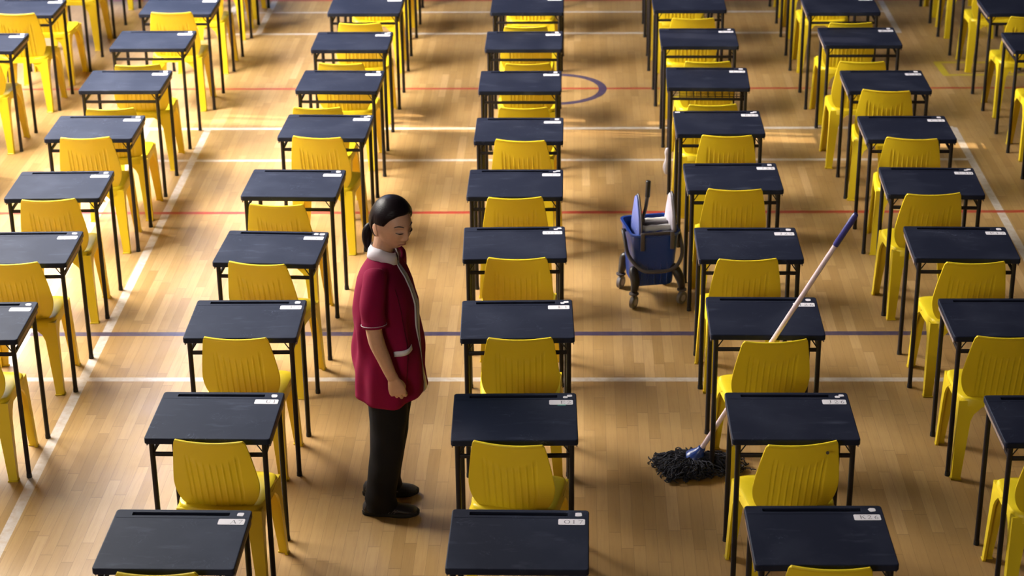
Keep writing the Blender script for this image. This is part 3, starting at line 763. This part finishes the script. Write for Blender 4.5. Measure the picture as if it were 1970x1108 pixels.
for k in range(430):
    a = rm.uniform(0, 2 * pi); 
    # the yarn spreads mostly to the left and towards the camera, some to the right
    R_ = {0: .22, 1: .20}[k % 2] * rm.uniform(.55, 1.0) * (1.02 if cos(a) < -.5 else (1.05 if cos(a) > .6 else .72)) * (1 + .16 * sin(3.2 * a))
    if abs(sin(a - pi)) > .0: pass
    tip = Vector((R_ * cos(a) * 1.05 - .01, R_ * sin(a) * .75 - .03, rm.uniform(.008, .03)))
    st = Vector((base.x - .015 + .035 * cos(a), .035 * sin(a) - .01, rm.uniform(.03, .062)))
    mid1 = st.lerp(tip, .35) + Vector((rm.uniform(-.04, .04), rm.uniform(-.04, .04), rm.uniform(.0, .035)))
    mid2 = st.lerp(tip, .72) + Vector((rm.uniform(-.035, .035), rm.uniform(-.035, .035), rm.uniform(-.01, .02)))
    mid1.z = max(.012, mid1.z); mid2.z = max(.01, mid2.z)
    cv = tip + Vector((rm.uniform(-.03, .03), rm.uniform(-.03, .03), 0)); cv.z = .008
    P_ = smoothpath([st, mid1, mid2, tip, cv], 5); w1, w2 = rm.uniform(0, 6), rm.uniform(.9, 1.5)
    for q_ in range(2, len(P_)): P_[q_] = P_[q_] + Vector((.007 * sin(w1 + q_ * w2), .007 * cos(w1 * 2 + q_ * w2), .004 * (1 + sin(w1 + q_ * 1.9))))
    if any(math.hypot(q_.x + P0.x - lx_, q_.y + P0.y - ly_) < .027 for q_ in P_ for lx_, ly_ in ((.712, 8.787), (.786, 8.655))): continue
    tube(bm, P_, .0034, 5)
yn = obj('yarn', bm, M['yarn'], mop); yn['kind'] = 'stuff'; yn['label'] = 'dark grey curly mop yarn'

# ------------------------------------------------------------------ the woman
WX0, WY0 = -0.906, 8.44
woman = thing('person', 'standing person in a crimson short-sleeved tunic and black trousers looking down to the right', 'person', (WX0, WY0, 0))
def rot_z(p, a, c=(0, 0)):
    x, y = p[0] - c[0], p[1] - c[1]
    return Vector((c[0] + x * cos(a) - y * sin(a), c[1] + x * sin(a) + y * cos(a), p[2]))
TY = radians(-10)                       # torso turned slightly towards the camera
# tunic cross sections: z, x centre, half depth, half width
TUN = [(1.352, .000, .058, .070), (1.335, -.002, .068, .092), (1.315, -.004, .080, .130), (1.292, -.004, .094, .162), (1.262, .000, .110, .182), (1.20, .006, .130, .190),
       (1.12, .010, .146, .190), (1.02, .010, .152, .184), (.92, .014, .158, .188), (.82, .018, .163, .196), (.72, .022, .163, .204), (.655, .022, .158, .208)]
def tun(z, th, off=0.0):
    """point on the tunic: th measured from the front (+x), negative towards the camera"""
    T = TUN
    if z >= T[0][0]: s = T[0][1:]
    elif z <= T[-1][0]: s = T[-1][1:]
    else:
        for a, b_ in zip(T, T[1:]):
            if b_[0] <= z <= a[0]:
                k = (a[0] - z) / (a[0] - b_[0]); s = [a[j] + (b_[j] - a[j]) * k for j in (1, 2, 3)]; break
    cx, a, b2 = s
    w = smooth01((1.25 - z) / .3)
    fold = w * (.0085 * sin(5 * th + 3.0 * z * 4) + .006 * sin(9 * th - 11 * z) + .003 * sin(23 * z + 2 * th))
    fold += w * .006 * sin(3 * th + 1.0) * smooth01((.95 - z) / .3)
    e = 2.35; c, s_ = cos(th), sin(th)
    x = cx + (a + off + fold) * abs(c) ** (2 / e) * (1 if c >= 0 else -1)
    y = (b2 + off + fold) * abs(s_) ** (2 / e) * (1 if s_ >= 0 else -1)
    return rot_z((x, y, z), TY)
bm = bmesh.new(); NZ, NT = 60, 72
rings = []
for i in range(NZ + 1):
    z = 1.352 - (1.352 - .655) * i / NZ
    ring = []
    for k in range(NT):
        th = 2 * pi * k / NT
        p = tun(z, th)
        if i > NZ - 6:
            p.z += (.012 * sin(th * 2 + 1.1)) * (i - NZ + 6) / 6
        ring.append(p)
    rings.append(ring)
R_ = loft(bm, rings, caps=False)
bm.faces.new([v for v in R_[0]])
bmesh.ops.recalc_face_normals(bm, faces=bm.faces[:])
tunic = obj('tunic', bm, M['crimson'], woman)
sd = tunic.modifiers.new('thickness', 'SOLIDIFY'); sd.thickness = 0.003; sd.offset = -1
def strip(name, pts_fn, mat_, parent, th=0.0012):
    bm = bmesh.new(); rows = pts_fn()
    V = [[bm.verts.new(p) for p in r] for r in rows]
    for a, b_ in zip(V, V[1:]):
        for i in range(len(a) - 1): bm.faces.new((a[i], a[i + 1], b_[i + 1], b_[i]))
    o = obj(name, bm, mat_, parent); s = o.modifiers.new('thickness', 'SOLIDIFY'); s.thickness = th; s.offset = 0
    return o
def th_of(s): return s
strip('placket', lambda: [[tun(z, t, .004) for t in (-.10, -.04, .02, .08)] for z in [1.34 - (1.34 - .665) * k / 50 for k in range(51)]], M['white_cloth'], tunic)['label'] = 'white front placket'
strip('placket_edge', lambda: [[tun(z, t, .0055) for t in (-.045, -.030)] for z in [1.34 - (1.34 - .665) * k / 50 for k in range(51)]], M['grey'], tunic)
strip('pocket_band', lambda: [[tun(.905 + .028 * j + .018 * (k / 14), -1.12 + .62 * k / 14, .005) for j in (0, .5, 1)] for k in range(15)], M['white_cloth'], tunic)['label'] = 'white band on the tunic pocket'
strip('seam', lambda: [[tun(z, t, .0012) for t in (-.72, -.712)] for z in [1.24 - (1.24 - .70) * k / 40 for k in range(41)]], M['trousers'], tunic)

# arms: joints (person space)
def arm_pts(s):
    if s < 0:   # the arm on the camera side
        return [Vector((-.020, -.165, 1.300)), Vector((-.030, -.222, 1.165)), Vector((-.020, -.232, 1.030)), Vector((.018, -.232, .915)), Vector((.052, -.228, .818))]
    return [Vector((.045, .165, 1.295)), Vector((.035, .218, 1.165)), Vector((.035, .226, 1.030)), Vector((.070, .226, .915)), Vector((.105, .222, .820))]
body = bmesh.new()
for s in (-1, 1):
    A = smoothpath(arm_pts(s), 6); n = len(A)
    rad = [.040 + (.038 - .040) * (k / (n * .5)) if k < n * .5 else .039 - (.039 - .0235) * ((k - n * .5) / (n * .5)) for k in range(n)]
    tube(body, A, rad, 18)
    W = arm_pts(s)[-1]
    # hand: palm faces the thigh, back of the hand towards the outside, fingers loosely curled
    fw = Vector((.20, 0, -.98)).normalized()     # along the hand
    ax = Vector((.98, 0, .20)).normalized()      # thumb side (forward)
    inn = Vector((0, -s, 0))                     # towards the thigh
    ringp = []
    for t, hw, ht in ((-.02, .023, .021), (.0, .026, .020), (.025, .034, .018), (.055, .041, .0165), (.078, .042, .0155), (.090, .038, .012)):
        c = W + fw * t + ax * (.004 + t * .05)
        ringp.append([c + ax * hw * cos(2 * pi * k / 18) + inn * ht * sin(2 * pi * k / 18) for k in range(18)])
    b2 = bmesh.new(); loft(b2, ringp); bmesh.ops.recalc_face_normals(b2, faces=b2.faces[:]); add_bm(body, b2)
    for q, (ox, L1, cu) in enumerate(((.031, .036, .75), (.0105, .040, .85), (-.0105, .037, .95), (-.030, .030, 1.05))):
        p = W + fw * (.080 - .006 * abs(q - 1)) + ax * (ox + .005)
        pts = [p - fw * .02, p]; d = fw.copy(); tot = 0
        for sg, (ln, bend) in enumerate(((L1, cu * .55), (L1 * .62, cu * 1.15), (L1 * .52, cu * .75))):
            tot += bend; d = fw * cos(tot) + inn * sin(tot)
            p = p + d * ln * .5; pts.append(p.copy()); p = p + d * ln * .5; pts.append(p.copy())
        tube(body, pts, [.0085, .0092, .0088, .0086, .0084, .0078, .0074, .0060][:len(pts)], 10)
    tb = W + fw * .018 + ax * .020 + inn * .004
    tube(body, smoothpath([tb, tb + fw * .030 + ax * .018 + inn * .010, tb + fw * .058 + ax * .014 + inn * .020, tb + fw * .080 + ax * .004 + inn * .026], 3),
         [.014, .0135, .013, .012, .0115, .011, .0105, .010, .0095, .006], 10)
# neck, torso and legs under the clothes
HEADC = Vector((.058, -.012, 1.518)); HP, HY = radians(10), radians(-46)
def head_xf(p):
    x, y, z = p
    x, z = x * cos(HP) + z * sin(HP), -x * sin(HP) + z * cos(HP)
    x, y = x * cos(HY) - y * sin(HY), x * sin(HY) + y * cos(HY)
    return HEADC + Vector((x, y, z)) * 1.07
tube(body, [(-.012, 0, 1.28), (-.006, 0, 1.34), (.008, -.002, 1.40), (.024, -.003, 1.46)], [.062, .053, .050, .050], 20)
b2 = bmesh.new()
loft(b2, [[rot_z((sx_[1] + (p.x - 0), p.y, sx_[0]), TY) for p in ell(0, 0, 0, max(.02, sx_[2] - .022), max(.02, sx_[3] - .024), 28)] for sx_ in TUN])
bmesh.ops.recalc_face_normals(b2, faces=b2.faces[:]); add_bm(body, b2)
for s in (-1, 1):
    tube(body, smoothpath([(.012, s * .085, .80), (.010, s * .092, .62), (.0, s * .098, .42), (-.02, s * .100, .22), (-.038, s * .102, .07)], 4), [.082 - .055 * k / 16 for k in range(17)], 16)
    tube(body, [(-.06, s * .102, .045), (.0, s * .102, .04), (.06, s * .102, .03)], [.02, .02, .016], 10)
# head
def headp(th, ph):
    nx, ny, nz_ = cos(ph) * cos(th), cos(ph) * sin(th), sin(ph)
    x, y, z = .099 * nx, .077 * ny, .116 * nz_
    if z < 0:
        t = -z / .116
        y *= 1 - .26 * t ** 1.4
        if x < 0: x *= 1 - .50 * t
        else: x *= 1 - .10 * t
    if x > 0: y *= 1 - .10 * (x / .1)
    if x > .05 and abs(y) < .07:
        g = lambda v, c, w: exp(-((v - c) / w) ** 2)
        fr = smooth01((x - .05) / .03)
        br = .0
        zz = z
        pr = 0
        if -.045 < zz < .03: pr = .17 + .83 * smooth01((.022 - zz) / .052) if zz > -.032 else smooth01((zz + .045) / .013)
        elif zz >= .03: pr = .17 * g(zz, .03, .012)
        x += fr * (.0165 * pr * g(y, 0, .0105) + .008 * g(abs(y), .0125, .006) * g(zz, -.034, .008))
        x += fr * (-.010 * g(abs(y), .031, .015) * g(zz, .012, .011) + .0065 * g(abs(y), .031, .013) * g(zz, .004, .007))
        x += fr * (.004 * g(abs(y), .03, .022) * g(zz, .030, .008))
        x += fr * (.0075 * g(y, 0, .020) * (g(zz, -.060, .0055) + .9 * g(zz, -.072, .006)) - .003 * g(y, 0, .02) * g(zz, -.0655, .003))
        x += fr * (.007 * g(y, 0, .02) * g(zz, -.098, .014) - .004 * g(y, 0, .022) * g(zz, -.082, .006))
        x += fr * (.004 * g(abs(y), .042, .016) * g(zz, -.022, .018))
    return Vector((x, y, z))
b2 = bmesh.new(); NH, MH = 140, 90
rings = [[head_xf(headp(2 * pi * k / NH, -pi / 2 + pi * (i + .5) / MH)) for k in range(NH)] for i in range(MH)]
loft(b2, rings); bmesh.ops.recalc_face_normals(b2, faces=b2.faces[:]); add_bm(body, b2)
for s in (-1, 1):   # ears
    b2 = bmesh.new(); rr = []
    for i in range(9):
        f = -1 + 2 * i / 8; r = math.sqrt(max(0.02, 1 - f * f))
        rr.append([head_xf((-.010 + .018 * r * cos(2 * pi * k / 14) - .004 * f, s * (.083 + .009 * r * (.6 + .4 * sin(2 * pi * k / 14)) + .005 * f), -.012 + .034 * f)) for k in range(14)])
    loft(b2, rr); bmesh.ops.recalc_face_normals(b2, faces=b2.faces[:]); add_bm(body, b2)
remesh('body', body, 0.0032, M['skin'], woman, 3)
# eyes, brows, lips: thin shaped strips lying on the face
def face_strip(name, pts, rad, mat_, flat=1.0):
    bm = bmesh.new()
    P = []
    for (y, z, o) in pts:
        # walk the head surface at the wanted y/z
        best = None
        for i in range(60):
            th = -1.0 + 2.0 * i / 59
            for j in range(60):
                ph = -1.2 + 2.2 * j / 59
                p = headp(th, ph); dd = (p.y - y) ** 2 + (p.z - z) ** 2
                if p.x > 0 and (best is None or dd < best[0]): best = (dd, p)
        p = best[1]; P.append(head_xf((p.x + o, y, z)))
    P = smoothpath(P, 4); n = len(P)
    tube(bm, P, [rad * (.35 + .65 * sin(pi * k / (n - 1))) for k in range(n)], 8)
    return obj(name, bm, mat_, woman)
for s in (-1, 1):
    face_strip('eyebrow', [(s * .016, .030, .001), (s * .028, .035, .001), (s * .040, .034, .001), (s * .050, .027, .001)], .0032, M['brow'])
    face_strip('eyelid_line', [(s * .018, .002, .0015), (s * .027, .0015, .002), (s * .036, .001, .002), (s * .046, .003, .001)], .0032, M['eye'])
face_strip('lips', [(-.021, -.067, -.001), (-.010, -.064, .001), (0, -.0655, .0015), (.010, -.064, .001), (.021, -.067, -.001)], .0052, M['lip'])
# hair shell, sinks below the skin along the hairline
def hairline(x, y):
    pts = [(-.11, -.085), (-.05, -.080), (-.036, -.060), (-.030, .006), (.010, .012), (.026, .016), (.045, .048), (.066, .072), (.11, .088)]
    for a, b_ in zip(pts, pts[1:]):
        if a[0] <= x <= b_[0]: return a[1] + (b_[1] - a[1]) * (x - a[0]) / (b_[0] - a[0])
    return pts[0][1] if x < 0 else pts[-1][1]
bm = bmesh.new(); rings = []
for i in range(MH):
    ring = []
    for k in range(NH):
        th, ph = 2 * pi * k / NH, -pi / 2 + pi * (i + .5) / MH
        p = Vector((.099 * cos(ph) * cos(th), .077 * cos(ph) * sin(th), .116 * sin(ph)))
        q = headp(th, ph)
        base_p = q if p.x < .05 else Vector((min(q.x, p.x), q.y, q.z))
        d = (p.z - hairline(p.x, p.y))
        off = -.012 + .024 * smooth01((d + .006) / .016)
        if off > 0: off += .006 * smooth01(d / .05) 
        n_ = Vector((p.x / .0098, p.y / .0059, p.z / .01345)).normalized()
        ring.append(head_xf(base_p + n_ * off))
    rings.append(ring)
loft(bm, rings); bmesh.ops.recalc_face_normals(bm, faces=bm.faces[:])
obj('hair', bm, M['hair'], woman)
bm = bmesh.new()
PT = smoothpath([(-.030, .030, 1.495), (-.052, .032, 1.490), (-.066, .034, 1.462), (-.070, .034, 1.420), (-.066, .032, 1.380), (-.062, .030, 1.358)], 4)
tube(bm, PT, [.013, .0135, .014, .016, .018, .020, .022, .0235, .0245, .025, .025, .0245, .0235, .022, .020, .018, .015, .012, .010, .007, .003], 16)
obj('ponytail', bm, M['hair'], woman)
# collar
bm = bmesh.new(); rings = []
for k in range(49):
    t = -.32 + (2 * pi - .36) * k / 48 - 0   # opening at the throat
    th = .18 + (2 * pi - .36) * k / 48
    c, s_ = cos(th), sin(th)
    up_ = Vector((.012 + .058 * c, .056 * s_, 1.412 - .036 * max(0, c) - .018 * (1 - abs(c)) * .3))
    lo = Vector((.006 + .074 * c, .073 * s_, 1.352 - .034 * max(0, c)))
    md = up_.lerp(lo, .5) + Vector((.004 * c, .004 * s_, .004))
    rings.append([rot_z(v, TY) for v in (up_, md, lo)])
V = [[bm.verts.new(p) for p in r] for r in rings]
for a, b_ in zip(V, V[1:]):
    for i in range(2): bm.faces.new((a[i], a[i + 1], b_[i + 1], b_[i]))
cl = obj('collar', bm, M['white_cloth'], woman); sd = cl.modifiers.new('thickness', 'SOLIDIFY'); sd.thickness = .004; sd.offset = 0
# sleeves
for s in (-1, 1):
    A = arm_pts(s); bm = bmesh.new()
    pts = smoothpath([A[0] + Vector((0, -s * .035, .012)), A[0] + Vector((0, s * .004, -.015)), A[1] + Vector((0, 0, .02)), A[1] + Vector((.004, s * .002, -.045)), A[1].lerp(A[2], .60)], 6)
    n = len(pts); rad = []
    for k in range(n):
        t = k / (n - 1); rad.append(.052 + .008 * smooth01(t * 3) - .003 * t + .0015 * sin(t * 17))
    rad[0] = .035
    tube(bm, pts, rad, 26, caps=False, flat=.88)
    sl = obj('sleeve', bm, M['crimson'], woman); sd = sl.modifiers.new('thickness', 'SOLIDIFY'); sd.thickness = .003; sd.offset = -1
    bm = bmesh.new(); k = n - 4
    tube(bm, [pts[k], pts[k].lerp(pts[k + 1], .3)], [rad[k] + .0025, rad[k] + .0025], 26, caps=False, flat=.88)
    pp = obj('sleeve_piping', bm, M['white_cloth'], sl); pp['label'] = 'thin white piping above the cuff'
    sd = pp.modifiers.new('thickness', 'SOLIDIFY'); sd.thickness = .002; sd.offset = 0
# trousers
bm = bmesh.new()
loft(bm, [ell(.012, 0, .86, .115, .160, 28), ell(.012, 0, .76, .125, .172, 28), ell(.010, 0, .69, .125, .175, 28), ell(.010, 0, .655, .10, .14, 28)])
bmesh.ops.recalc_face_normals(bm, faces=bm.faces[:])
for s in (-1, 1):
    zs = [(.78, .012, .095), (.70, .014, .100), (.62, .013, .098), (.54, .010, .092), (.46, .004, .086), (.38, -.002, .083), (.30, -.012, .080), (.22, -.024, .077), (.15, -.034, .076), (.10, -.038, .078), (.065, -.040, .078), (.042, -.040, .074)]
    rr = []
    for i, (z, cx, r) in enumerate(zs):
        rg_ = ell(cx + (.006 if s > 0 else 0), s * (.088 + .014 * min(1, i / 6)), z, r, r * .92, 26)
        for p_i, p in enumerate(rg_):
            a = 2 * pi * p_i / 26; w = .003 * sin(3 * a + z * 40) + (.004 * sin(z * 110 + a) if z < .25 else 0)
            p.x += w * cos(a); p.y += w * sin(a)
        rr.append(rg_)
    b2 = bmesh.new(); loft(b2, rr); bmesh.ops.recalc_face_normals(b2, faces=b2.faces[:]); add_bm(bm, b2)
remesh('trousers', bm, 0.006, M['trousers'], woman, 4)
# shoes
def shoe(cx, cy, ry, rightfoot):
    t = bpy.data.objects.new('tmp', None)
    bm = bmesh.new(); L_ = .275; x0 = -.135
    prof = [(0.0, .020, .030, .058), (.012, .031, .022, .078), (.04, .036, .018, .092), (.08, .037, .018, .092), (.11, .037, .018, .082), (.14, .039, .018, .070), (.18, .044, .018, .058), (.22, .045, .018, .050), (.25, .040, .019, .043), (.268, .028, .021, .035), (.275, .012, .024, .029)]
    rr = []
    for (x, w, zb, zt) in prof:
        ring = []
        for k in range(20):
            a = 2 * pi * k / 20; c, s_ = cos(a), sin(a)
            z = zb + (zt - zb) * (.5 + .5 * s_) if s_ > 0 else zb + (zt - zb) * (.5 + .5 * max(-1, s_ * 1.6))
            ring.append(rot_z((x0 + x, w * c * (1 if s_ < .2 else 1 - .35 * (s_ - .2)) + .006 * sin(pi * x / .275), z), ry))
        rr.append(ring)
    loft(bm, rr); bmesh.ops.recalc_face_normals(bm, faces=bm.faces[:])
    for v in bm.verts: v.co += Vector((cx, cy, 0))
    o = obj('shoe', bm, M['shoe'], woman, auto=60)
    bm = bmesh.new(); rr = []
    n = 32
    def sole(off, z):
        pts = []
        for k in range(n):
            a = 2 * pi * k / n; c, s_ = cos(a), sin(a)
            x = x0 + .1375 + (.141 + off) * c
            w = .034 + .012 * smooth01((x - x0 - .10) / .1)
            y = (w + off + .001) * abs(s_) ** .75 * (1 if s_ > 0 else -1)
            pts.append(rot_z((x, y + .006 * sin(pi * max(0, min(.275, x - x0)) / .275), z + (.008 * smooth01((x - x0 - .22) / .06))), ry) + Vector((cx, cy, 0)))
        return pts
    loft(bm, [sole(-.004, 0.0), sole(.002, .006), sole(.003, .020), sole(-.004, .027)]); bmesh.ops.recalc_face_normals(bm, faces=bm.faces[:])
    obj('sole', bm, M['sole'], o, auto=50)
    bm = bmesh.new()
    yy = -.041
    def lp(x, z, b_=0): return rot_z((x0 + x, -(.0385 + b_ + (.006 if x > .12 else 0) - .10 * max(0, z - .055) ) + .004, z), ry) + Vector((cx, cy, 0))
    for k in range(5): tube(bm, [lp(.105 + .013 * k, .030, .003), lp(.125 + .013 * k, .062 - .003 * k, .001)], .0010, 5)
    for k in range(3): tube(bm, [lp(.10, .062 - .008 * k, .003), lp(.175, .036 + .003 * k, .002)], .0009, 5)
    for k in range(2): tube(bm, [lp(.012 + .014 * k, .050, .002), lp(.020 + .012 * k, .072, .0)], .0014, 5)
    tube(bm, [lp(.05, .045, .002), lp(.10, .050, .002)], .001, 5)
    sk = obj('stitching', bm, M['stripe'], o); sk['label'] = 'thin grey stitching lines on the shoe side'
    bm = bmesh.new()
    for k in range(4):
        x = .105 + .018 * k; z = .083 - .42 * (x - .105)
        tube(bm, [rot_z((x0 + x, -.018, z - .006), ry) + Vector((cx, cy, 0)), rot_z((x0 + x + .003, 0, z + .002), ry) + Vector((cx, cy, 0)), rot_z((x0 + x, .018, z - .006), ry) + Vector((cx, cy, 0))], .0028, 6)
    obj('laces', bm, M['trousers'], o)
shoe(.002, -.095, radians(-2), True)
shoe(-.016, .105, radians(4), False)
# distinct labels for the parts that differ in colour
for ch_ in woman.children:
    if ch_.name.startswith('hair'): ch_['label'] = 'black hair combed back'
    if ch_.name.startswith('ponytail'): ch_['label'] = 'short black ponytail'
    if ch_.name.startswith('collar'): ch_['label'] = 'white stand collar'
